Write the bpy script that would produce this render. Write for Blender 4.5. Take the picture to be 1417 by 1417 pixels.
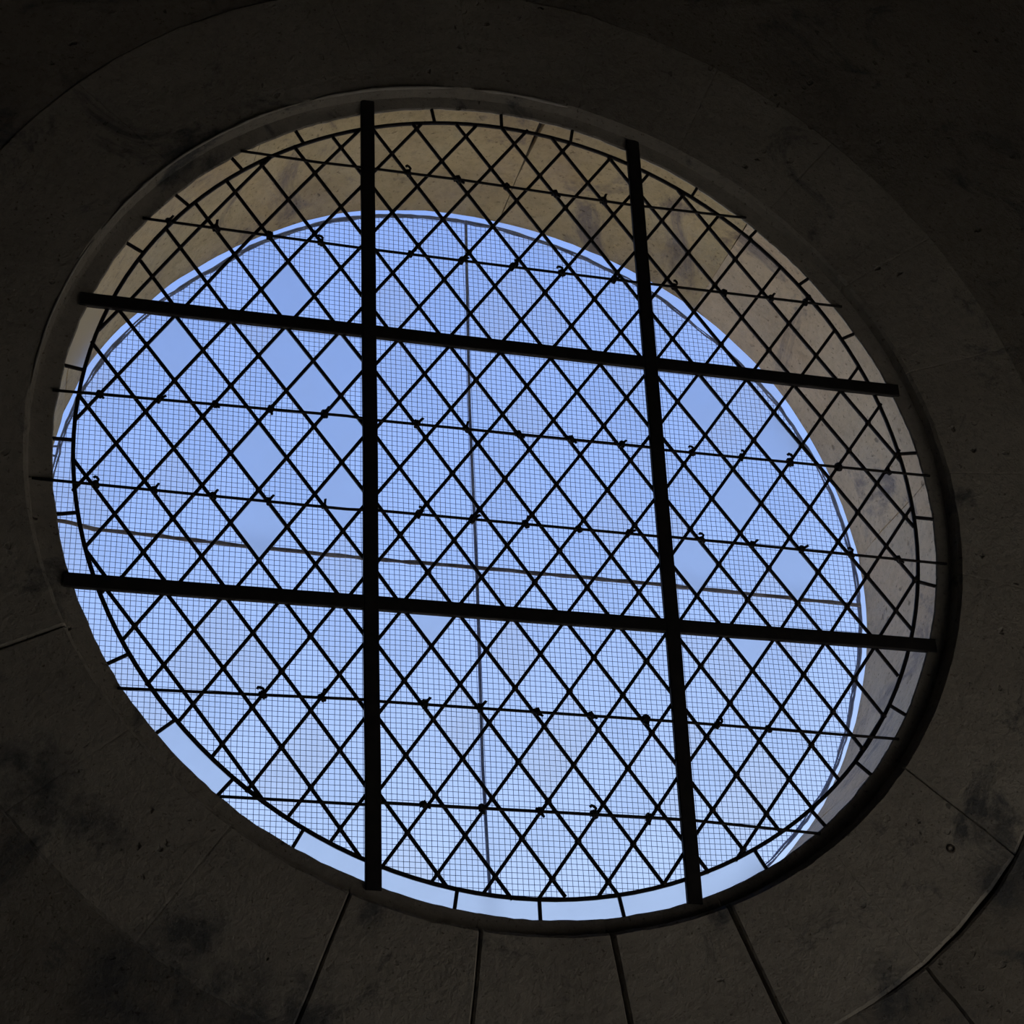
import bpy, math, random
from mathutils import Matrix, Vector, noise

for o in list(bpy.data.objects):
    bpy.data.objects.remove(o)
S = bpy.context.scene
COL = S.collection

# ---------------------------------------------------------------- measured data
# window plane coordinates: u to the right, v up, w towards the room (metres)
F_PX = 2840.61
CAM_POS = [-0.90312, -1.67915, 2.98666]
CAM_ROT = [[0.963068, -0.039735, 0.266311], [0.088321, -0.887712, -0.451847], [0.254362, 0.458681, -0.851418]]
LATTICE = {
    'MM': ([0.07275, 0.04641, 0.00059, 3e-05], [0.12014, -0.00054, 0.06418, 1e-05]),  # -6..3 -5..1 res 1.9mm
    'ML': ([0.0707, 0.0473, 0.00042, 0.00015], [0.13064, 0.00072, 0.06515, 2e-05]),  # -17..-8 -5..0 res 2.0mm
    'BL': ([0.07116, 0.04794, 0.00124, 0.00018], [0.14061, 0.00228, 0.0659, 0.00019]),  # -15..-8 -12..-7 res 1.3mm
    'BM': ([0.07307, 0.04655, -9e-05, 2e-05], [0.11839, 0.00057, 0.06415, 5e-05]),  # -6..3 -13..-7 res 1.5mm
    'BR': ([0.07926, 0.04657, 0.00057, -4e-05], [0.11361, 0.00016, 0.06328, 9e-05]),  # 5..11 -11..-7 res 1.8mm
    'MR': ([0.03088, 0.04675, -0.00066, -0.0], [0.05741, 1e-05, 0.06516, -0.00011]),  # 6..14 -4..2 res 2.2mm
    'TR': ([0.07391, 0.04759, 3e-05, -3e-05], [-0.01327, 0.00082, 0.06666, -0.00017]),  # 5..11 5..9 res 1.6mm
    'TM': ([0.06798, 0.04717, 0.00062, 2e-05], [0.12577, -0.00016, 0.06553, -8e-05]),  # -6..3 3..9 res 4.8mm
    'TL': ([0.06116, 0.04617, 0.00246, 0.00028], [0.12532, 0.00026, 0.0649, -0.00016]),  # -15..-8 3..6 res 2.1mm
}
RING_F = [0.75001, -0.00015, -3e-05, 0.00028, -0.00155, -9e-05, -0.00097, 0.00033, -0.00072, -0.00013, -0.0002]  # max 4.8 mm
LIP_F = [0.78232, -0.00118, -0.0037, 0.00162, -0.00183, 0.00095, -0.0016, 0.00066, 0.00072, 0.00134, 0.00129]  # max 5.8 mm
OUTER_F = [0.79007, 0.00439, -0.00287, 0.00591, 0.00262]  # max 10.9 mm
STEP_F = [0.81532, -0.00447, -0.0031, 0.00628, -0.00118]  # max 9.1 mm
RODS = [[[-0.4839, 0.6094], [-0.3509, 0.607], [-0.2466, 0.6093], [-0.0761, 0.6104], [0.2432, 0.6049], [0.4262, 0.6089], [0.4759, 0.6104]],
        [[-0.652, 0.4369], [-0.2981, 0.4311], [-0.2482, 0.4306], [0.2452, 0.43], [0.2692, 0.4302], [0.6583, 0.4319]],
        [[-0.7817, 0.0738], [-0.2991, 0.0817], [-0.2476, 0.0791], [0.2433, 0.081], [0.271, 0.0782], [0.7758, 0.0805]],
        [[-0.8124, -0.0926], [-0.2996, -0.0974], [-0.2444, -0.0946], [0.2461, -0.0957], [0.266, -0.0945], [0.7981, -0.099]],
        [[-0.6563, -0.4445], [-0.2719, -0.4363], [-0.2479, -0.4376], [0.2338, -0.4386], [0.2693, -0.4388], [0.6493, -0.4438]],
        [[-0.4894, -0.6109], [-0.2749, -0.6118], [-0.2485, -0.6069], [0.2206, -0.608], [0.2721, -0.609], [0.4851, -0.6202]]]
TIES_U = [[-0.1824, -0.0888, 0.0041, 0.0981, 0.1943],
          [-0.6137, -0.5304, -0.4374, -0.3441, -0.1823, -0.0865, 0.0085, 0.1029, 0.2031, 0.3196, 0.4192, 0.5145, 0.584],
          [-0.7139, -0.6175, -0.5231, -0.4302, -0.3368, -0.1771, -0.0885, 0.0052, 0.1003, 0.1952, 0.3268, 0.4202, 0.5148, 0.6094, 0.7078],
          [-0.7107, -0.6171, -0.5213, -0.4305, -0.3364, -0.1768, -0.0841, 0.0107, 0.1053, 0.1941, 0.33, 0.4237, 0.517, 0.6124, 0.7027],
          [-0.4343, -0.3397, -0.1734, -0.0816, 0.0139, 0.1058, 0.201, 0.3271, 0.4188],
          [-0.1785, -0.0847, 0.0098, 0.1016, 0.1934]]
BORDER_DEG = [-179.1, -169.0, -149.3, -139.4, -129.5, -119.3, -99.7, -89.6, -79.5, -60.1, -50.1, -40.3, -30.2, -10.4, -0.4, 9.6, 29.1, 39.4, 49.5, 59.9, 79.4, 89.8, 99.8, 120.0, 130.3, 140.3, 150.5, 170.6]
HAZY_UV = [[-0.402, 0.32], [-0.595, 0.178], [-0.313, 0.218], [-0.448, -0.006], [-0.428, -0.132], [-0.321, -0.049], [-0.305, 0.16], [-0.322, 0.028], [0.492, 0.153], [0.377, 0.197], [0.426, 0.01], [0.504, -0.147], [0.406, -0.291], [0.329, -0.144], [-0.163, -0.296], [-0.351, 0.181], [-0.398, 0.227]]
HAZY_BORDER = [[0.326, -0.697], [0.194, -0.739], [-0.534, -0.549], [-0.3, -0.705], [0.068, -0.767], [-0.061, -0.758], [-0.757, 0.166], [-0.187, -0.735]]
SCREEN_V = [[0.019, 0.773], [0.013, 0.338], [0.016, -0.035], [0.014, -0.405], [0.02, -0.668]]
SCREEN_H = [[-0.739, 0.008], [-0.688, -0.001], [-0.403, -0.01], [-0.203, -0.014], [0.009, -0.014], [0.358, -0.017], [0.791, -0.026]]
EDGE_F = [0.77467, 0.00827, -0.00112, 0.00398, -0.00246] # 12.5
ZC = 3.30                      # height of the window centre above the floor
WALL_T = 0.33                  # wall thickness behind the glass


def W(u, v, w=0.0):            # window plane -> local axes (origin at window centre)
    return (u, -w, v)


# ---------------------------------------------------------------- camera
cam_data = bpy.data.cameras.new('camera')
cam_data.sensor_width = 36.0
cam_data.lens = F_PX / 1417.0 * 36.0
cam_data.clip_start = 0.02
cam = bpy.data.objects.new('camera', cam_data)
COL.objects.link(cam)
ax = [Vector(W(*r)) for r in CAM_ROT]          # right, down, forward
m3 = Matrix((ax[0], -ax[1], -ax[2])).transposed()
cam.matrix_world = Matrix.Translation(Vector(W(*CAM_POS)) + Vector((0, 0, ZC))) @ m3.to_4x4()
S.camera = cam

# ---------------------------------------------------------------- world, sun, exposure
wd = bpy.data.worlds.new('sky')
S.world = wd
wd.use_nodes = True
nt = wd.node_tree
nt.nodes.clear()
tc = nt.nodes.new('ShaderNodeTexCoord')
sx = nt.nodes.new('ShaderNodeSeparateXYZ')
rp = nt.nodes.new('ShaderNodeValToRGB')
bg = nt.nodes.new('ShaderNodeBackground')
wo = nt.nodes.new('ShaderNodeOutputWorld')
nt.links.new(tc.outputs['Generated'], sx.inputs[0])
nt.links.new(sx.outputs['Z'], rp.inputs[0])
nt.links.new(rp.outputs[0], bg.inputs[0])
nt.links.new(bg.outputs[0], wo.inputs[0])
els = rp.color_ramp.elements
els[0].position, els[0].color = 0.0, (0.72, 0.84, 1.10, 1)
els[1].position, els[1].color = 1.0, (0.16, 0.30, 0.88, 1)
for pos, c in ((0.28, (0.56, 0.74, 1.10, 1)), (0.45, (0.38, 0.57, 1.08, 1)), (0.68, (0.27, 0.44, 1.02, 1))):
    e = els.new(pos)
    e.color = c
bg.inputs[1].default_value = 1.0

sun_d = bpy.data.lights.new('sun', 'SUN')
sun_d.energy = 6.0
sun_d.color = (1.0, 0.955, 0.88)
sun_d.angle = math.radians(0.6)
sun = bpy.data.objects.new('sun', sun_d)
COL.objects.link(sun)
sun.rotation_euler = Vector((-0.66, 0.30, -0.72)).to_track_quat('-Z', 'Y').to_euler()

vs = S.view_settings
vs.view_transform = 'Standard'
vs.look = 'None'
vs.gamma = 1.0
vs.use_curve_mapping = False
vs.exposure = 0.0

# ---------------------------------------------------------------- helpers
RNG = random.Random(7)


def four(c, th):
    r = c[0]
    for k in range(1, (len(c) - 1) // 2 + 1):
        r += c[2 * k - 1] * math.cos(k * th) + c[2 * k] * math.sin(k * th)
    return r


def nz(x, y=0.0, z=0.0):
    return noise.noise(Vector((x, y, z)))


def mesh_obj(name, verts, faces, mat, parent=None, smooth=False, mesh=None):
    if mesh is None:
        mesh = bpy.data.meshes.new(name)
        mesh.from_pydata(verts, [], faces)
        mesh.update()
        if mat:
            mesh.materials.append(mat)
        if smooth:
            mesh.polygons.foreach_set('use_smooth', [True] * len(mesh.polygons))
    o = bpy.data.objects.new(name, mesh)
    COL.objects.link(o)
    if parent:
        o.parent = parent
    return o


def empty(name, loc):
    o = bpy.data.objects.new(name, None)
    o.empty_display_size = 0.1
    COL.objects.link(o)
    o.location = loc
    return o


def tag(o, label=None, cat=None, kind=None, group=None):
    if label:
        o['label'] = label
    if cat:
        o['category'] = cat
    if kind:
        o['kind'] = kind
    if group:
        o['group'] = group
    return o


def sweep(rings, closed=False, caps=True):
    """join a list of equal-length point loops into a tube"""
    n = len(rings[0])
    v = [p for r in rings for p in r]
    f = []
    m = len(rings)
    for a in range(m if closed else m - 1):
        b = (a + 1) % m
        for k in range(n):
            k2 = (k + 1) % n
            f.append((a * n + k, a * n + k2, b * n + k2, b * n + k))
    if caps and not closed:
        f.append(tuple(range(n - 1, -1, -1)))
        f.append(tuple((m - 1) * n + k for k in range(n)))
    return v, f


def tube(pts, r, n=6, closed=False, caps=True):
    pts = [Vector(p) for p in pts]
    rings = []
    m = len(pts)
    for i, p in enumerate(pts):
        if closed:
            t = pts[(i + 1) % m] - pts[i - 1]
        else:
            t = pts[min(i + 1, m - 1)] - pts[max(i - 1, 0)]
        t.normalize()
        ref = Vector((0, 1, 0)) if abs(t.y) < 0.9 else Vector((1, 0, 0))
        a = t.cross(ref).normalized()
        b = t.cross(a).normalized()
        rr = r[i] if isinstance(r, (list, tuple)) else r
        rings.append([tuple(p + rr * (math.cos(2 * math.pi * k / n) * a + math.sin(2 * math.pi * k / n) * b)) for k in range(n)])
    return sweep(rings, closed, caps)


def strip(pts, hw, prof, closed=False):
    """sweep a bar profile (s, w) along a polyline in the window plane"""
    m = len(pts)
    rings = []
    for i in range(m):
        a = pts[i - 1] if (i > 0 or closed) else pts[0]
        b = pts[(i + 1) % m] if (i < m - 1 or closed) else pts[-1]
        du, dv = b[0] - a[0], b[1] - a[1]
        L = math.hypot(du, dv) or 1.0
        nu, nv = -dv / L, du / L
        rings.append([W(pts[i][0] + nu * s * hw, pts[i][1] + nv * s * hw, w) for s, w in prof])
    return sweep(rings, closed)


CAME = [(1, -.0016), (1, .0016), (.55, .0036), (-.55, .0036), (-1, .0016), (-1, -.0016), (-.55, -.0036), (.55, -.0036)]


def clip_half(poly, nx, ny, d):
    """keep points with nx*x + ny*y <= d"""
    out = []
    for i in range(len(poly)):
        a, b = poly[i], poly[(i + 1) % len(poly)]
        da, db = nx * a[0] + ny * a[1] - d, nx * b[0] + ny * b[1] - d
        if da <= 0:
            out.append(a)
        if (da < 0 < db) or (db < 0 < da):
            t = da / (da - db)
            out.append((a[0] + (b[0] - a[0]) * t, a[1] + (b[1] - a[1]) * t))
    return out


def area(poly):
    return 0.5 * abs(sum(poly[i][0] * poly[(i + 1) % len(poly)][1] - poly[(i + 1) % len(poly)][0] * poly[i][1] for i in range(len(poly))))


OUTER_T = [(-180, .783), (-165, .785), (-150, .786), (-90, .788), (-60, .79), (-43, .7935), (-33, .795), (-20, .797), (-5, .799), (12, .7985), (25, .7995), (36, .8005), (44, .7965), (53, .7915), (61, .786), (72, .7795), (85, .778), (97, .7815), (106, .784), (112, .782), (119, .7785), (129, .7755), (140, .7795), (155, .787), (166, .7855), (180, .783)]
EDGE_T = [(-180, .768), (-150, .768), (-90, .77), (-50, .776), (-25, .786), (-16, .781), (-9, .786), (4, .791), (15, .7905), (29, .7835), (42, .7745), (49, .768), (56, .771), (65, .7655), (76, .7655), (88, .7715), (98, .7755), (108, .7745), (118, .770), (130, .7605), (141, .7665), (155, .7735), (163, .7725), (180, .768)]


def table(t, a):
    d = (math.degrees(a) + 180) % 360 - 180
    for (a0, r0), (a1, r1) in zip(t[:-1], t[1:]):
        if a0 <= d <= a1:
            x = (d - a0) / (a1 - a0)
            return r0 + (r1 - r0) * x * x * (3 - 2 * x)
    return t[0][1]


# ---------------------------------------------------------------- materials
def new_mat(name):
    m = bpy.data.materials.new(name)
    m.use_nodes = True
    n = m.node_tree
    n.nodes.clear()
    out = n.nodes.new('ShaderNodeOutputMaterial')
    return m, n, out


def ramp(n, fac, stops):
    r = n.nodes.new('ShaderNodeValToRGB')
    e = r.color_ramp.elements
    e[0].position, e[0].color = stops[0][0], (*stops[0][1], 1)
    e[1].position, e[1].color = stops[-1][0], (*stops[-1][1], 1)
    for p, c in stops[1:-1]:
        x = e.new(p)
        x.color = (*c, 1)
    n.links.new(fac, r.inputs[0])
    return r.outputs[0]


def noise_tex(n, co, scale, detail=6, rough=.6, dist=0.0, color=False):
    t = n.nodes.new('ShaderNodeTexNoise')
    t.inputs['Scale'].default_value = scale
    t.inputs['Detail'].default_value = detail
    t.inputs['Roughness'].default_value = rough
    t.inputs['Distortion'].default_value = dist
    n.links.new(co, t.inputs['Vector'])
    return t.outputs[1 if color else 0]


def mix(n, mode, fac, a, b):
    x = n.nodes.new('ShaderNodeMixRGB')
    x.blend_type = mode
    for i, v in ((0, fac), (1, a), (2, b)):
        if isinstance(v, (int, float)):
            x.inputs[i].default_value = v
        elif isinstance(v, tuple):
            x.inputs[i].default_value = (*v, 1)
        else:
            n.links.new(v, x.inputs[i])
    return x.outputs[0]


def stone_mat(name, light, mid, dark, stain, stain_lo, stain_hi, bump=.5, blots=()):
    m, n, out = new_mat(name)
    b = n.nodes.new('ShaderNodeBsdfPrincipled')
    b.inputs['Roughness'].default_value = .9
    b.inputs['Specular IOR Level'].default_value = .2
    g = n.nodes.new('ShaderNodeNewGeometry')
    co = g.outputs['Position']
    base = ramp(n, noise_tex(n, co, 3.2, 8, .62, .3), ((.30, dark), (.5, mid), (.72, light)))
    blot = ramp(n, noise_tex(n, co, 4.3, 9, .72, .9), ((stain_lo, (1, 1, 1)), (stain_hi, (0, 0, 0))))
    c = mix(n, 'MIX', blot, base, stain)
    if blots:
        warp = mix(n, 'ADD', 1, co, mix(n, 'MULTIPLY', 1, noise_tex(n, co, 9, 8, .7, .4, True), (.16, .16, .16)))
        acc = None
        for (u, v, r) in blots:
            dn = n.nodes.new('ShaderNodeVectorMath')
            dn.operation = 'DISTANCE'
            n.links.new(warp, dn.inputs[0])
            dn.inputs[1].default_value = (u + .08, -.03 + .08, v + ZC + .08)
            k = ramp(n, dn.outputs['Value'], ((r * .45, (1, 1, 1)), (r * 1.15, (0, 0, 0))))
            acc = k if acc is None else mix(n, 'LIGHTEN', 1, acc, k)
        brk = ramp(n, noise_tex(n, co, 22, 8, .75), ((.36, (.15, .15, .15)), (.56, (1, 1, 1))))
        acc = mix(n, 'MULTIPLY', 1, acc, brk)
        c = mix(n, 'MIX', acc, c, stain)
    fine = ramp(n, noise_tex(n, co, 60, 5, .7), ((.25, (.62, .62, .62)), (.55, (1, 1, 1))))
    c = mix(n, 'MULTIPLY', .6, c, fine)
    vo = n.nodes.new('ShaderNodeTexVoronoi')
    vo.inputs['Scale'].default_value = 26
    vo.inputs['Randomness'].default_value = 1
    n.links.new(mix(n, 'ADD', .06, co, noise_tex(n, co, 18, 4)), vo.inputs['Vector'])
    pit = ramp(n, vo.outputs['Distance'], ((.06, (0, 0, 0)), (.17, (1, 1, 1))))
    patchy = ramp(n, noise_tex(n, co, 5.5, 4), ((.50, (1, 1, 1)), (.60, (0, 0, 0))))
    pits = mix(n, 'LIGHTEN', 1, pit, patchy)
    speck = ramp(n, noise_tex(n, co, 130, 3, .6), ((.30, (.35, .33, .30)), (.38, (1, 1, 1))))
    c = mix(n, 'MULTIPLY', .8, c, speck)
    c = mix(n, 'MULTIPLY', .55, c, pits)  # shade of the pit hollows put into the colour, besides the bump
    h = mix(n, 'ADD', .5, noise_tex(n, co, 14, 9, .7), pits)
    h = mix(n, 'ADD', .35, h, noise_tex(n, co, 120, 4))
    bp = n.nodes.new('ShaderNodeBump')
    bp.inputs['Strength'].default_value = bump
    bp.inputs['Distance'].default_value = .007
    n.links.new(h, bp.inputs['Height'])
    n.links.new(bp.outputs[0], b.inputs['Normal'])
    n.links.new(c, b.inputs['Base Color'])
    n.links.new(b.outputs[0], out.inputs[0])
    return m


def plain(name, c1, c2, rough, metal=0.0, scale=30, bump=.2):
    m, n, out = new_mat(name)
    b = n.nodes.new('ShaderNodeBsdfPrincipled')
    b.inputs['Roughness'].default_value = rough
    b.inputs['Metallic'].default_value = metal
    g = n.nodes.new('ShaderNodeNewGeometry')
    nn = noise_tex(n, g.outputs['Position'], scale, 6)
    n.links.new(ramp(n, nn, ((.35, c1), (.65, c2))), b.inputs['Base Color'])
    bp = n.nodes.new('ShaderNodeBump')
    bp.inputs['Strength'].default_value = bump
    bp.inputs['Distance'].default_value = .003
    n.links.new(nn, bp.inputs['Height'])
    n.links.new(bp.outputs[0], b.inputs['Normal'])
    n.links.new(b.outputs[0], out.inputs[0])
    return m


def glass_mat(name, tint, haze, dirt=.5):
    """thin window glass: clear transmission, surface reflection, a film of dust"""
    m, n, out = new_mat(name)
    tr = n.nodes.new('ShaderNodeBsdfTransparent')
    tr.inputs[0].default_value = (*tint, 1)
    body = tr.outputs[0]
    if haze:
        rf = n.nodes.new('ShaderNodeBsdfRefraction')
        rf.inputs['Color'].default_value = (*tint, 1)
        rf.inputs['IOR'].default_value = 1.12
        rf.inputs['Roughness'].default_value = .55
        mx = n.nodes.new('ShaderNodeMixShader')
        mx.inputs[0].default_value = haze
        n.links.new(tr.outputs[0], mx.inputs[1])
        n.links.new(rf.outputs[0], mx.inputs[2])
        body = mx.outputs[0]
    g = n.nodes.new('ShaderNodeNewGeometry')
    film = ramp(n, noise_tex(n, g.outputs['Position'], 12, 4, .7), ((.42, (0, 0, 0)), (.85, (dirt * .12,) * 3)))
    fac = film
    tl = n.nodes.new('ShaderNodeBsdfTranslucent')
    tl.inputs[0].default_value = (.75, .75, .72, 1)
    m1 = n.nodes.new('ShaderNodeMixShader')
    n.links.new(fac, m1.inputs[0])
    n.links.new(body, m1.inputs[1])
    n.links.new(tl.outputs[0], m1.inputs[2])
    fr = n.nodes.new('ShaderNodeFresnel')
    fr.inputs[0].default_value = 1.25
    gl = n.nodes.new('ShaderNodeBsdfGlossy')
    gl.inputs['Roughness'].default_value = .05
    m2 = n.nodes.new('ShaderNodeMixShader')
    n.links.new(fr.outputs[0], m2.inputs[0])
    n.links.new(m1.outputs[0], m2.inputs[1])
    n.links.new(gl.outputs[0], m2.inputs[2])
    n.links.new(m2.outputs[0], out.inputs[0])
    return m


BLOTS = [(-0.778, -0.615, 0.075), (-0.708, -0.651, 0.05), (-0.542, -0.83, 0.062), (-0.601, -0.916, 0.1), (-0.466, -0.934, 0.075), (-0.36, -0.931, 0.056), (-0.675, -0.682, 0.031), (-0.262, -0.788, 0.028), (0.58, -0.888, 0.062), (0.795, -0.701, 0.056), (0.822, -0.581, 0.037), (0.297, -0.77, 0.022), (0.835, 0.026, 0.031), (-0.789, -0.279, 0.025)]
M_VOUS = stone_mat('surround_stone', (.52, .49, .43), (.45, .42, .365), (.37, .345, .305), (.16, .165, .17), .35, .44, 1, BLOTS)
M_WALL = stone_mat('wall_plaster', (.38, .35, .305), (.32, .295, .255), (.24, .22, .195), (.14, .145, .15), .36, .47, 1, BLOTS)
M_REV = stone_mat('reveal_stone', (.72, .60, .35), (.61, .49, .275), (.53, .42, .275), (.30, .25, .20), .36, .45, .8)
M_REV_LIT = stone_mat('lit_reveal_stone', (.84, .70, .49), (.74, .60, .41), (.63, .51, .37), (.36, .31, .27), .36, .45, .8)  # pinker stone, its colour also lightened to stand in for light on the right
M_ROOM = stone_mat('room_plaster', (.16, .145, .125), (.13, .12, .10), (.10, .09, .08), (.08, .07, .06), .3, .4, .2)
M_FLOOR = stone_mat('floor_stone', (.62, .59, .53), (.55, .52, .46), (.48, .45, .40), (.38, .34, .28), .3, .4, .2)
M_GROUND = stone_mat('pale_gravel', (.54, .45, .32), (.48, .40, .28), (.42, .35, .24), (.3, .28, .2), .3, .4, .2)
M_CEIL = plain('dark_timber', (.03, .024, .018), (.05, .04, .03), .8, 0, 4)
M_LIT_MORTAR = plain('mortar', (.50, .48, .43), (.62, .60, .55), .95, 0, 40, .5)  # pale, so the bead reads as a step edge catching light
M_GAP = plain('old_mortar', (.07, .06, .05), (.12, .10, .08), 1.0, 0, 40, .5)
M_LEAD = plain('lead', (.012, .010, .014), (.026, .022, .026), .8, .1, 60)
M_SOLDER = plain('solder', (.045, .036, .034), (.07, .06, .055), .7, .2, 80)
M_IRON = plain('black_iron', (.012, .011, .012), (.028, .024, .024), .75, .1, 45)
M_WIRE = plain('galvanised_wire', (.26, .34, .58), (.36, .45, .72), .7, 0, 60)
M_RUST = plain('rusty_steel', (.24, .21, .20), (.40, .36, .35), .8, 0, 45)
M_GLASS = [glass_mat('clear_glass', (.97, .98, .99), 0), glass_mat('grey_glass', (.94, .955, .97), 0, .8), glass_mat('warm_glass', (.96, .955, .95), 0, 1.0)]
M_HAZY = glass_mat('obscured_glass', (.95, .96, .965), .92)

# ---------------------------------------------------------------- room and ground
X0, X1, Y0, Y1, ZH = -2.7, 2.7, -5.6, -0.03, 5.2


def box(x0, x1, y0, y1, z0, z1):
    v = [(x, y, z) for z in (z0, z1) for y in (y0, y1) for x in (x0, x1)]
    f = [(0, 2, 3, 1), (4, 5, 7, 6), (0, 1, 5, 4), (2, 6, 7, 3), (0, 4, 6, 2), (1, 3, 7, 5)]
    return v, f


def boxes(bs):
    V, F = [], []
    for b in bs:
        v, f = box(*b)
        F += [tuple(i + len(V) for i in q) for q in f]
        V += v
    return V, F


def struct(name, vf, mat, label):
    return tag(mesh_obj(name, *vf, mat), label, None, 'structure')


struct('ground', box(-60, 60, -60, 60, -.3, -.12), M_GROUND, 'pale gravel ground around the building')
struct('floor', box(X0 - .3, X1 + .3, Y0 - .3, Y1 + .33, -.12, 0), M_FLOOR, 'worn stone floor of the dark room')
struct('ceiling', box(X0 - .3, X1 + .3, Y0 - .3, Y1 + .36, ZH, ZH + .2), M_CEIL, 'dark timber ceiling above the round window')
struct('wall_right', boxes([(X1, X1 + .3, Y0, -3.2, 0, ZH), (X1, X1 + .3, -3.2, -.9, 2.0, ZH), (X1, X1 + .3, -.9, Y1, 0, ZH)]), M_ROOM,  # doorway is an addition, placed to brighten the lower window wall
       'plain dim plaster wall right of the window wall, with a doorway opening added to let in light')
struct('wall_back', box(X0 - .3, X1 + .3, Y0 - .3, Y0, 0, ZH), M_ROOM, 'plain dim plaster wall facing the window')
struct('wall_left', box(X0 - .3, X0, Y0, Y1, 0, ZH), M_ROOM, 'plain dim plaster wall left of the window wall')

# window wall: one solid with a round hole, its face modelled in rings
CR = math.radians(-52.8)
angs = {round(math.radians(a), 5) for a in range(-180, 180, 3)}
zl, zt = -ZC, ZH - ZC
for cx, cz in ((X0 - .3, zl), (X1 + .3, zl), (X0 - .3, zt), (X1 + .3, zt)):
    angs.add(round(math.atan2(cz, cx), 5))
angs = {a for a in angs if abs(a - CR) > .03}
for d in (-.024, -.0032, 0, .0032, .024):
    angs.add(round(CR + d, 5))
angs = sorted(angs)


def rect_r(a):
    c, s = math.cos(a), math.sin(a)
    t = []
    if c > 1e-9: t.append((X1 + .3) / c)
    if c < -1e-9: t.append((X0 - .3) / c)
    if s > 1e-9: t.append(zt / s)
    if s < -1e-9: t.append(zl / s)
    return min(t)


def hole_r(a):
    open_ = max(0.0, 1 - abs(math.degrees(a) + 47) / 14)
    return 1.0475 + min(1.0, open_ * 3) * .0075 + open_ * (.005 + .006 * nz(a * 31, 8.2))


WF = .0285
rows = []
steps = [0, .004, .03, .07, .12, .18, .25, .34, .45]
for a in angs:
    col = []
    h = hole_r(a)
    for si, s in enumerate(steps + [None]):
        r = rect_r(a) if s is None else h + s
        w = WF + (0 if s is None else .004 * nz(math.cos(a) * r * 3, math.sin(a) * r * 3, 2.0))
        if si == 0:
            w -= .002
        aa = a
        if abs(a - CR) < .02 and s is not None:
            wob = .005 * nz(r * 22, 5.0) + .004 * nz(r * 60, 1.0)
            aa = a + wob
            if abs(a - CR) < .001:
                w -= .03 if s < .4 else 0
        col.append(W(math.cos(aa) * r, math.sin(aa) * r, w))
    col.append(W(math.cos(a) * rect_r(a), math.sin(a) * rect_r(a), -WALL_T))
    col.append(W(math.cos(a) * 1.05, math.sin(a) * 1.05, -WALL_T))
    rows.append(col)
wv, wf = sweep(rows, closed=True)
wall = struct('wall_front', (wv, wf), M_WALL, 'dark stained plaster wall around the round window')
wall.location = (0, 0, ZC)

# ring of wedge stones around the opening; each with its stepped inner lip
vj = [5.4, 20.5, 35.2, 50.0, 64.8, 79.5, 94.4, 109.0, 123.8, 138.6, 153.4, 168.1, 182.9, 205.5, 219.0, 234.0, 248.4, 263.0, 277.9, 292.3, 307.2, 322.2, 336.5, 351.0]
gaps = {263.0: .003, 277.9: .0055, 292.3: .0075, 322.2: .0025, 248.4: .0022, 205.5: .002}


def lip_prof(a):
    L = four(LIP_F, a) + .0022 * nz(a * 40, 1.7) + .0015 * nz(a * 95, 4.0)
    T = four(STEP_F, a) + .002 * nz(a * 25, 6.0)
    dg = (math.degrees(a) + 180) % 360 - 180
    dip = .009 * max(0.0, min(1.0, (42 - abs(dg + 32)) / 8)) * (.8 + .5 * nz(a * 18, 2.9))
    return [(L + .004, -.0045), (L, .002), (L + .002, .0052), (T - .010, .0075), (T - .0035, .0088 - dip * .6), (T + .0005, .0255 - dip * .3), (T + .006, .0305)]


for i, d0 in enumerate(vj):
    d1 = vj[(i + 1) % len(vj)] + (360 if i == len(vj) - 1 else 0)
    g0, g1 = gaps.get(vj[i], .0003), gaps.get(vj[(i + 1) % len(vj)], .0003)
    dips = (.0035 if g0 > .001 else .0004, .0035 if g1 > .001 else .0004)
    a0, a1 = math.radians(d0), math.radians(d1)
    n = 14
    lift = RNG.uniform(-.0004, .0004)
    tx = RNG.uniform(-.0006, .0006)
    rings = []
    for k in range(n + 1):
        t = k / n
        if k == 0: t = 0
        elif k == 1: t = .012
        elif k == n - 1: t = .988
        edge = k in (0, n)
        ring = []
        for q, (r, w) in enumerate([(r, w) for r, w in lip_prof(a0 + (a1 - a0) * t)] + [(.90, .031), (.98, .031), (1.046, .0305), (1.0525, .026), (1.0525, -.0045)]):
            rr = r
            op = min(1.0, max(0.0, (q - 2.2) / 3.0))
            ang = a0 + g0 * op * .5 / rr + (a1 - a0 - (g0 + g1) * op * .5 / rr) * t
            wob = ((.0035 * nz(rr * 24, d0 if k < 2 else d1) + .0022 * nz(rr * 70, 3.0 if k < 2 else 8.0)) * (1 if (dips[0] if k < 2 else dips[1]) > .001 else .1) if q > 3 and (edge or k in (1, n - 1)) else 0) / rr
            ang += wob
            ww = w
            if q >= 4 and q <= 9:
                ww += lift + tx * (t - .5) + .0022 * nz(math.cos(ang) * rr * 6, math.sin(ang) * rr * 6, 4.4)
                if edge:
                    ww -= dips[0 if k == 0 else 1]
            if q in (9, 10):
                rr += .003 * nz(ang * 20, 7.7)
            ring.append(W(math.cos(ang) * rr, math.sin(ang) * rr, ww))
        rings.append(ring)
    mesh_obj('surround_stone', *sweep(rings), M_VOUS, wall)

# old mortar bedding behind the wedge stones
seg = 96
rings = []
for k in range(seg):
    a = 2 * math.pi * k / seg
    rings.append([W(math.cos(a) * r, math.sin(a) * r, w) for r, w in ((.835, .002), (.835, .006), (1.058, .006), (1.058, .002))])
mesh_obj('mortar_bed', *sweep(rings, True), M_GAP, wall)

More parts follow.
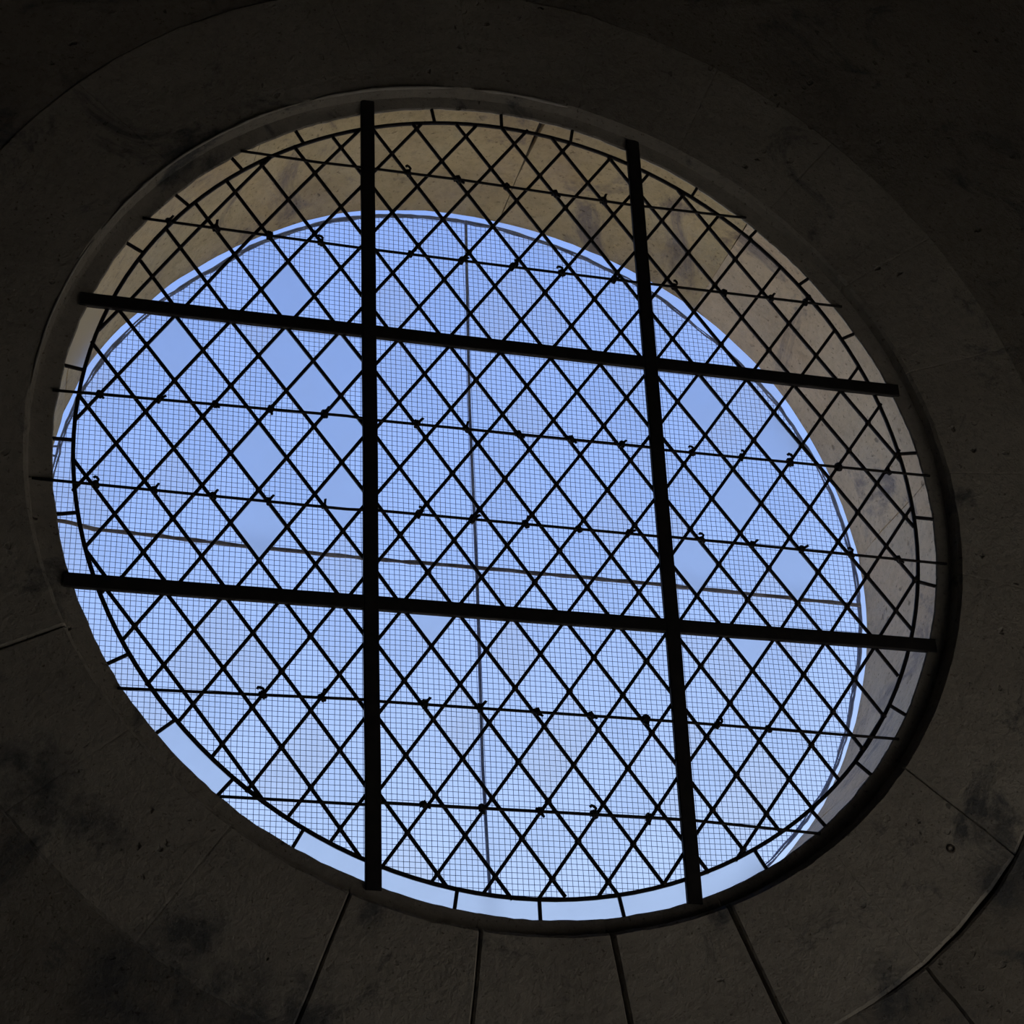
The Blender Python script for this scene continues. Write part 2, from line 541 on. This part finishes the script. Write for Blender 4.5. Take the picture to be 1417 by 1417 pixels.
# outer reveal, curved blocks between the glass and the outside face
rj = [5.3, 51.3, 83.6, 125.0, 163.0, 205.0, 240.0, 278.0, 322.0]
rg = {83.6: .013, 51.3: .003, 5.3: .0025}
for i, d0 in enumerate(rj):
    d1 = rj[(i + 1) % len(rj)] + (360 if i == len(rj) - 1 else 0)
    g0, g1 = rg.get(d0, .002), rg.get(rj[(i + 1) % len(rj)], .002)
    a0, a1 = math.radians(d0), math.radians(d1)
    n = 22
    rings = []
    for k in range(n + 1):
        t = k / n
        ring = []
        a = a0 + (a1 - a0) * t
        ro = table(OUTER_T, a) + .0012 * nz(a * 14, 2.2) + .0015 * nz(a * 60, 9.0)
        L = .790
        prof = [(1.04, -.0055), (L, -.0055), (L + .0005, -.06), (L + .001, -.13), (L + .001, -.20), (L + (ro - L) * .55, -.27), (ro, -.327), (ro + .002, -.3295), (1.04, -.3295)]
        for q, (r, w) in enumerate(prof):
            if 2 <= q <= 6:
                r += .0035 * nz(a * 5, w * 16, d0)
                if k in (0, n):
                    r += .003
            tp = max(.12, 1 - abs(w) / .2)
            ang = a0 + g0 * tp * .5 / r + (a1 - a0 - (g0 + g1) * tp * .5 / r) * t
            ring.append(W(math.cos(ang) * r, math.sin(ang) * r, w))
        rings.append(ring)
    mesh_obj('reveal_stone', *sweep(rings), M_REV_LIT if d0 in (5.3, 322.0, 278.0) else M_REV, wall)
rings = []
for k in range(seg):
    a = 2 * math.pi * k / seg
    rings.append([W(math.cos(a) * r, math.sin(a) * r, w) for r, w in ((.812, -.325), (.812, -.006), (1.045, -.006), (1.045, -.325))])
mesh_obj('mortar_core', *sweep(rings, True), M_GAP, wall)

# pale mortar bead standing in for the lit edge of the step, upper left
def bead(d0, d1, r0):
    pts, rad = [], []
    n = int((d1 - d0) / 1.2)
    for k in range(n + 1):
        a = math.radians(d0 + (d1 - d0) * k / n)
        r = four(STEP_F, a) + .003 + .002 * nz(a * 12, 3.3)
        pts.append(W(math.cos(a) * r, math.sin(a) * r, .0305))
        rad.append(max(.0008, r0 * (.8 + .6 * nz(a * 45, 6.1)) * min(1, 6 * min(k, n - k) / n + .2)))
    mesh_obj('lit_mortar_edge', *tube(pts, rad, 6), M_LIT_MORTAR, wall, True)


bead(97, 117, .0045)
bead(118, 152, .0032)
bead(154, 176, .0026)
bead(81, 94, .004)

# a plugged fixing hole in the lower right stones
def hole_plug(u, v, r):
    pts = [W(u + r * math.cos(k * .628), v + r * .9 * math.sin(k * .628), .0315) for k in range(10)]
    mesh_obj('hole_rim', *tube(pts, r * .32, 6, True), M_GAP, wall, True)


hole_plug(.712, -.643, .0065)

# ---------------------------------------------------------------- the round leaded window
win = empty('window_1', (0, 0, ZC))
tag(win, 'round leaded window of diamond panes with four iron bars', None, 'structure')

UB = (-.2589, .2606)
VB = (-.2638, .2580)
RN = 144
ring_poly = [(math.cos(2 * math.pi * k / RN) * four(RING_F, 2 * math.pi * k / RN), math.sin(2 * math.pi * k / RN) * four(RING_F, 2 * math.pi * k / RN)) for k in range(RN)]


def clip_ring(poly):
    for k in range(RN):
        a, b = ring_poly[k], ring_poly[(k + 1) % RN]
        nx, ny = b[1] - a[1], -(b[0] - a[0])
        L = math.hypot(nx, ny)
        nx, ny = nx / L, ny / L
        d = nx * a[0] + ny * a[1]
        if all(nx * p[0] + ny * p[1] <= d for p in poly):
            continue
        poly = clip_half(poly, nx, ny, d)
        if len(poly) < 3:
            return []
    return poly


def bounds(key):
    return ({'L': (-9, UB[0]), 'M': UB, 'R': (UB[1], 9)}[key[1]], {'B': (-9, VB[0]), 'M': VB, 'T': (VB[1], 9)}[key[0]])


def inside(p, bu, bv):
    if not (bu[0] <= p[0] <= bu[1] and bv[0] <= p[1] <= bv[1]):
        return False
    return math.hypot(*p) <= four(RING_F, math.atan2(p[1], p[0]))


panes, solder, n_came = [], [], 0
for key, (cu, cv) in LATTICE.items():
    bu, bv = bounds(key)

    def L(i, j):
        return (cu[0] + cu[1] * i + cu[2] * j + cu[3] * i * j, cv[0] + cv[1] * i + cv[2] * j + cv[3] * i * j)

    for i in range(-24, 22):
        for j in range(-18, 16):
            if (i + j) % 2 == 0:
                p = L(i, j)
                if inside(p, (bu[0] + .012, bu[1] - .012), (bv[0] + .012, bv[1] - .012)):
                    solder.append(p)
                continue
            c = L(i, j)
            if not (-.9 < c[0] < .9 and -.9 < c[1] < .9):
                continue
            if c[0] < bu[0] - .06 or c[0] > bu[1] + .06 or c[1] < bv[0] - .08 or c[1] > bv[1] + .08:
                continue
            poly = [L(i + 1, j), L(i, j + 1), L(i - 1, j), L(i, j - 1)]
            if bu[0] > -5: poly = clip_half(poly, -1, 0, -bu[0])
            if bu[1] < 5 and len(poly) > 2: poly = clip_half(poly, 1, 0, bu[1])
            if bv[0] > -5 and len(poly) > 2: poly = clip_half(poly, 0, -1, -bv[0])
            if bv[1] < 5 and len(poly) > 2: poly = clip_half(poly, 0, 1, bv[1])
            if len(poly) > 2: poly = clip_ring(poly)
            if len(poly) > 2 and area(poly) > 1e-5:
                panes.append((area(poly), poly))
    # cames: the two families of diagonal strips
    for fam in (1, -1):
        for c in range(-40, 40, 2):
            fine = []
            for q in range(-24 * 8, 22 * 8 + 1):
                i = q / 8
                j = (c - i) * fam if fam == 1 else (i - c)
                fine.append(L(i, j))
            run = [p for p in fine if inside(p, bu, bv)]
            if len(run) < 3:
                continue
            # extend to the boundary and thin out
            a = run[0]; a2 = run[1]; b = run[-1]; b2 = run[-2]
            run = [(a[0] + (a[0] - a2[0]) * .5, a[1] + (a[1] - a2[1]) * .5)] + run[4:-4:8] + [(b[0] + (b[0] - b2[0]) * .5, b[1] + (b[1] - b2[1]) * .5)]
            o = mesh_obj('lead_came', *strip(run, .0029, CAME), M_LEAD, win)
            n_came += 1


def prism(poly, w0, w1):
    n = len(poly)
    v = [W(x, y, w0) for x, y in poly] + [W(x, y, w1) for x, y in poly]
    f = [tuple(range(n)), tuple(range(2 * n - 1, n - 1, -1))] + [(k, k + n, (k + 1) % n + n, (k + 1) % n) for k in range(n)]
    return v, f


def in_poly(pt, poly):
    s = False
    for k in range(len(poly)):
        a, b = poly[k], poly[k - 1]
        if (a[1] > pt[1]) != (b[1] > pt[1]) and pt[0] < (b[0] - a[0]) * (pt[1] - a[1]) / (b[1] - a[1]) + a[0]:
            s = not s
    return s


panes.sort(key=lambda t: -t[0])
sv, sf = [], []
for k, (ar, poly) in enumerate(panes):
    mat = M_GLASS[RNG.choice((0, 0, 0, 1, 1, 2))]
    if any(in_poly(h, poly) for h in HAZY_UV):
        mat = M_HAZY
    v, f = prism(poly, -.0014, .0014)
    if k < 300:
        mesh_obj('pane', v, f, mat, win)
    else:
        sf += [tuple(i + len(sv) for i in q) for q in f]
        sv += v
if sv:
    tag(mesh_obj('small_pane', sv, sf, M_GLASS[0], win), None, None, 'stuff')

# solder on the crossings, too small to pick apart
sv, sf = [], []
for (x, y) in solder:
    base = len(sv)
    r = .0047 + RNG.uniform(-.0004, .0007)
    for s in (1, -1):
        b0 = len(sv)
        for k in range(8):
            sv.append(W(x + r * math.cos(k * .7854), y + r * math.sin(k * .7854), .0028 * s))
        for k in range(8):
            sv.append(W(x + r * .5 * math.cos(k * .7854), y + r * .5 * math.sin(k * .7854), .0046 * s))
        for k in range(8):
            sf.append((b0 + k, b0 + (k + 1) % 8, b0 + 8 + (k + 1) % 8, b0 + 8 + k))
        sf.append(tuple(b0 + 8 + k for k in range(8)))
tag(mesh_obj('solder_joint', sv, sf, M_SOLDER, win), None, None, 'stuff')

# ring came and outer band of glass
mesh_obj('ring_came', *strip(ring_poly, .0034, CAME, True), M_LEAD, win)
def badj(d):
    d = (d + 180) % 360 - 180
    for b in BORDER_DEG:
        if abs((b - d + 180) % 360 - 180) < 3:
            return (b - d + 180) % 360 - 180
    return 0.0


skip = {20, 70, 110, 160, -20, -70, -110, -160}
for d in range(-180, 180, 10):
    e0, e1 = d + badj(d), d + 10 + badj(d + 10)
    if d not in skip:
        a = math.radians(e0)
        tl = 0
        r0, r1 = four(RING_F, a), four(LIP_F, a) + .012
        mesh_obj('border_came', *strip([(math.cos(a) * r0, math.sin(a) * r0), (math.cos(a + tl * .3) * r1, math.sin(a + tl * .3) * r1)], .0029, CAME), M_LEAD, win)
    poly = []
    for k in range(6):
        a = math.radians(e0 + (e1 - e0) * k / 5)
        poly.append((math.cos(a) * four(RING_F, a), math.sin(a) * four(RING_F, a)))
    for k in range(5, -1, -1):
        a = math.radians(e0 + (e1 - e0) * k / 5)
        r = four(LIP_F, a) + .004
        poly.append((math.cos(a) * r, math.sin(a) * r))
    hz = any(in_poly(h, poly) for h in HAZY_BORDER)
    mesh_obj('border_pane', *prism(poly, -.0014, .0014), M_HAZY if hz else M_GLASS[RNG.choice((0, 1, 2))], win)

# iron glazing bars, a T in section, ends let into the stone
TB = [(1, .002), (1, .0095), (.86, .0108), (-.86, .0108), (-1, .0095), (-1, .002)]
def tbar(p0, p1, hw, prof, phase):
    pts = []
    for k in range(25):
        t = k / 24
        x, y = p0[0] + (p1[0] - p0[0]) * t, p0[1] + (p1[1] - p0[1]) * t
        dx, dy = (p1[1] - p0[1]), -(p1[0] - p0[0])
        Ld = math.hypot(dx, dy)
        b = .0012 * nz(t * 5, phase) + .0005 * nz(t * 22, phase)
        pts.append((x + dx / Ld * b, y + dy / Ld * b))
    mesh_obj('glazing_bar', *strip(pts, hw, prof), M_IRON, win)


tbar((-.2601, -.748), (-.2580, .762), .0127, TB, 1.0)
tbar((.2612, -.748), (.2612, .757), .0127, TB, 2.0)
TH = [(s, w - .0006) for s, w in TB]
tbar((-.756, .2578), (.752, .2578), .0123, TH, 3.0)
tbar((-.752, -.2668), (.752, -.2630), .0123, TH, 4.0)

# thin saddle bars with copper wire ties
def tie_mesh(seed):
    r = random.Random(seed)
    pts = []
    n = 22
    for k in range(n):
        t = k / (n - 1)
        a = t * 2 * math.pi * 2.3
        pts.append((-.0028 + .0056 * t, .0038 * math.cos(a), .0042 * math.sin(a)))
    x, y, z = pts[-1]
    tail = [(x + .001, y - .001, .0055), (x - .001, -.003, .0085), (x - .0035, -.0035, .0100), (x - .0055, -.003, .0088)]
    if seed % 3 == 1:
        tail = [(x, y, -.0055), (x + .001, -.003, -.0085)] 
    if seed % 3 == 2:
        tail = [(x + .001, y, .0055), (x + .0028, -.003, .0078), (x + .0040, -.003, .0068)]
    v, f = tube(pts + tail, .0019, 5)
    me = bpy.data.meshes.new('wire_tie')
    me.from_pydata(v, [], f)
    me.materials.append(M_LEAD)
    return me


tie_meshes = [tie_mesh(s) for s in range(6)]
for rod, us in zip(RODS, TIES_U):
    rod = [list(q) for q in rod]
    for k in (0, -1):
        rod[k][0] *= max(1.0, (four(LIP_F, math.atan2(rod[k][1], rod[k][0])) + .010) / math.hypot(*rod[k]))
    pts = []
    for a, b in zip(rod[:-1], rod[1:]):
        for k in range(4):
            t = k / 4
            pts.append(W(a[0] + (b[0] - a[0]) * t, a[1] + (b[1] - a[1]) * t, .0078))
    pts.append(W(*rod[-1], .0078))
    bar = mesh_obj('saddle_bar', *tube(pts, .0026, 7), M_IRON, win, True)
    for u in us:
        for a, b in zip(rod[:-1], rod[1:]):
            if a[0] <= u <= b[0]:
                v = a[1] + (b[1] - a[1]) * (u - a[0]) / (b[0] - a[0])
                break
        t = mesh_obj('wire_tie', None, None, None, bar, mesh=RNG.choice(tie_meshes))
        t.location = W(u, v, .0078)
        t.rotation_euler = (RNG.uniform(-.3, .3), RNG.uniform(-.6, .6), RNG.uniform(-.3, .3))
        s = RNG.uniform(1.2, 1.5)
        t.scale = (s, s, s)

# ---------------------------------------------------------------- wire screen outside
scr = empty('wire_mesh_screen', (0, .3405, ZC))
tag(scr, 'fine square wire mesh screen with crossed rods outside the round window', 'screen')


def edge_r(a):
    return min(table(EDGE_T, a) + .0055 + .002 * nz(a * 17, 5.0), table(OUTER_T, a) - .0035)


def wires(vertical):
    V, F = [], []
    pitch = .0101
    n = int(.80 / pitch)
    for k in range(-n, n + 1):
        c = k * pitch + RNG.uniform(-.0005, .0005)
        ends = []
        for sgn in (-1, 1):
            e = math.sqrt(max(0, .775 ** 2 - c * c))
            for _ in range(4):
                a = math.atan2(sgn * e, c) if vertical else math.atan2(c, sgn * e)
                r = edge_r(a)
                e = math.sqrt(max(0, r * r - c * c))
            ends.append(sgn * e)
        if ends[1] - ends[0] < .05:
            continue
        m = max(3, int((ends[1] - ends[0]) / .09))
        pts = []
        for q in range(m + 1):
            t = ends[0] + (ends[1] - ends[0]) * q / m
            x, y = (c, t) if vertical else (t, c)
            wob = .0022 * nz(x * 4, y * 4, 1.0 if vertical else 6.0) + .0009 * nz(x * 14, y * 14, 3.0)
            x, y = (x + wob, y) if vertical else (x, y + wob)
            w = .003 * nz(x * 3, y * 3, 9.0) + (.0006 if vertical else -.0006)
            pts.append(W(x, y, w))
        v, f = tube(pts, .00052, 4)
        F += [tuple(i + len(V) for i in q) for q in f]
        V += v
    return V, F


for vert in (True, False):
    tag(mesh_obj('mesh_wires', *wires(vert), M_WIRE, scr), None, None, 'stuff')
for r0, ph in ((.0022, 0.0), (.0020, 40.0), (.0014, 90.0)):
    pts = []
    for k in range(360):
        a = 2 * math.pi * k / 360
        r = edge_r(a) + (.004 * nz(a * 11, ph + 1) - .0045 if ph else 0) + .0016 * nz(a * 70, ph)
        pts.append(W(math.cos(a) * r, math.sin(a) * r, .002 * nz(a * 20, ph)))
    mesh_obj('edge_wire', *tube(pts, [r0 * (1 + .7 * nz(k * .31, ph + 2.5)) for k in range(360)], 5, True), M_WIRE, scr)


def smooth_line(ps, n):
    out = []
    for a, b in zip(ps[:-1], ps[1:]):
        for k in range(n):
            t = k / n
            out.append((a[0] + (b[0] - a[0]) * t, a[1] + (b[1] - a[1]) * t))
    return out + [tuple(ps[-1])]


sv_pts = smooth_line(SCREEN_V + [[.022, -.76]], 5)
mesh_obj('support_rod', *tube([W(x, y, .004) for x, y in sv_pts], .0032, 6), M_WIRE, scr, True)
sh_pts = smooth_line([[-.775, .012]] + SCREEN_H, 14)
mesh_obj('support_rod', *tube([W(x, y + .002 * nz(x * 20, 2.0), .006) for x, y in sh_pts], [.0042 + .002 * nz(x * 34, 7.0) for x, y in sh_pts], 6), M_RUST, scr, True)
hp = [W(-.764 + .012 * math.cos(k * .5 + 1), .150 + .010 * math.sin(k * .5 + 1), .004) for k in range(9)]
mesh_obj('hook', *tube(hp, .0022, 5), M_WIRE, scr, True)
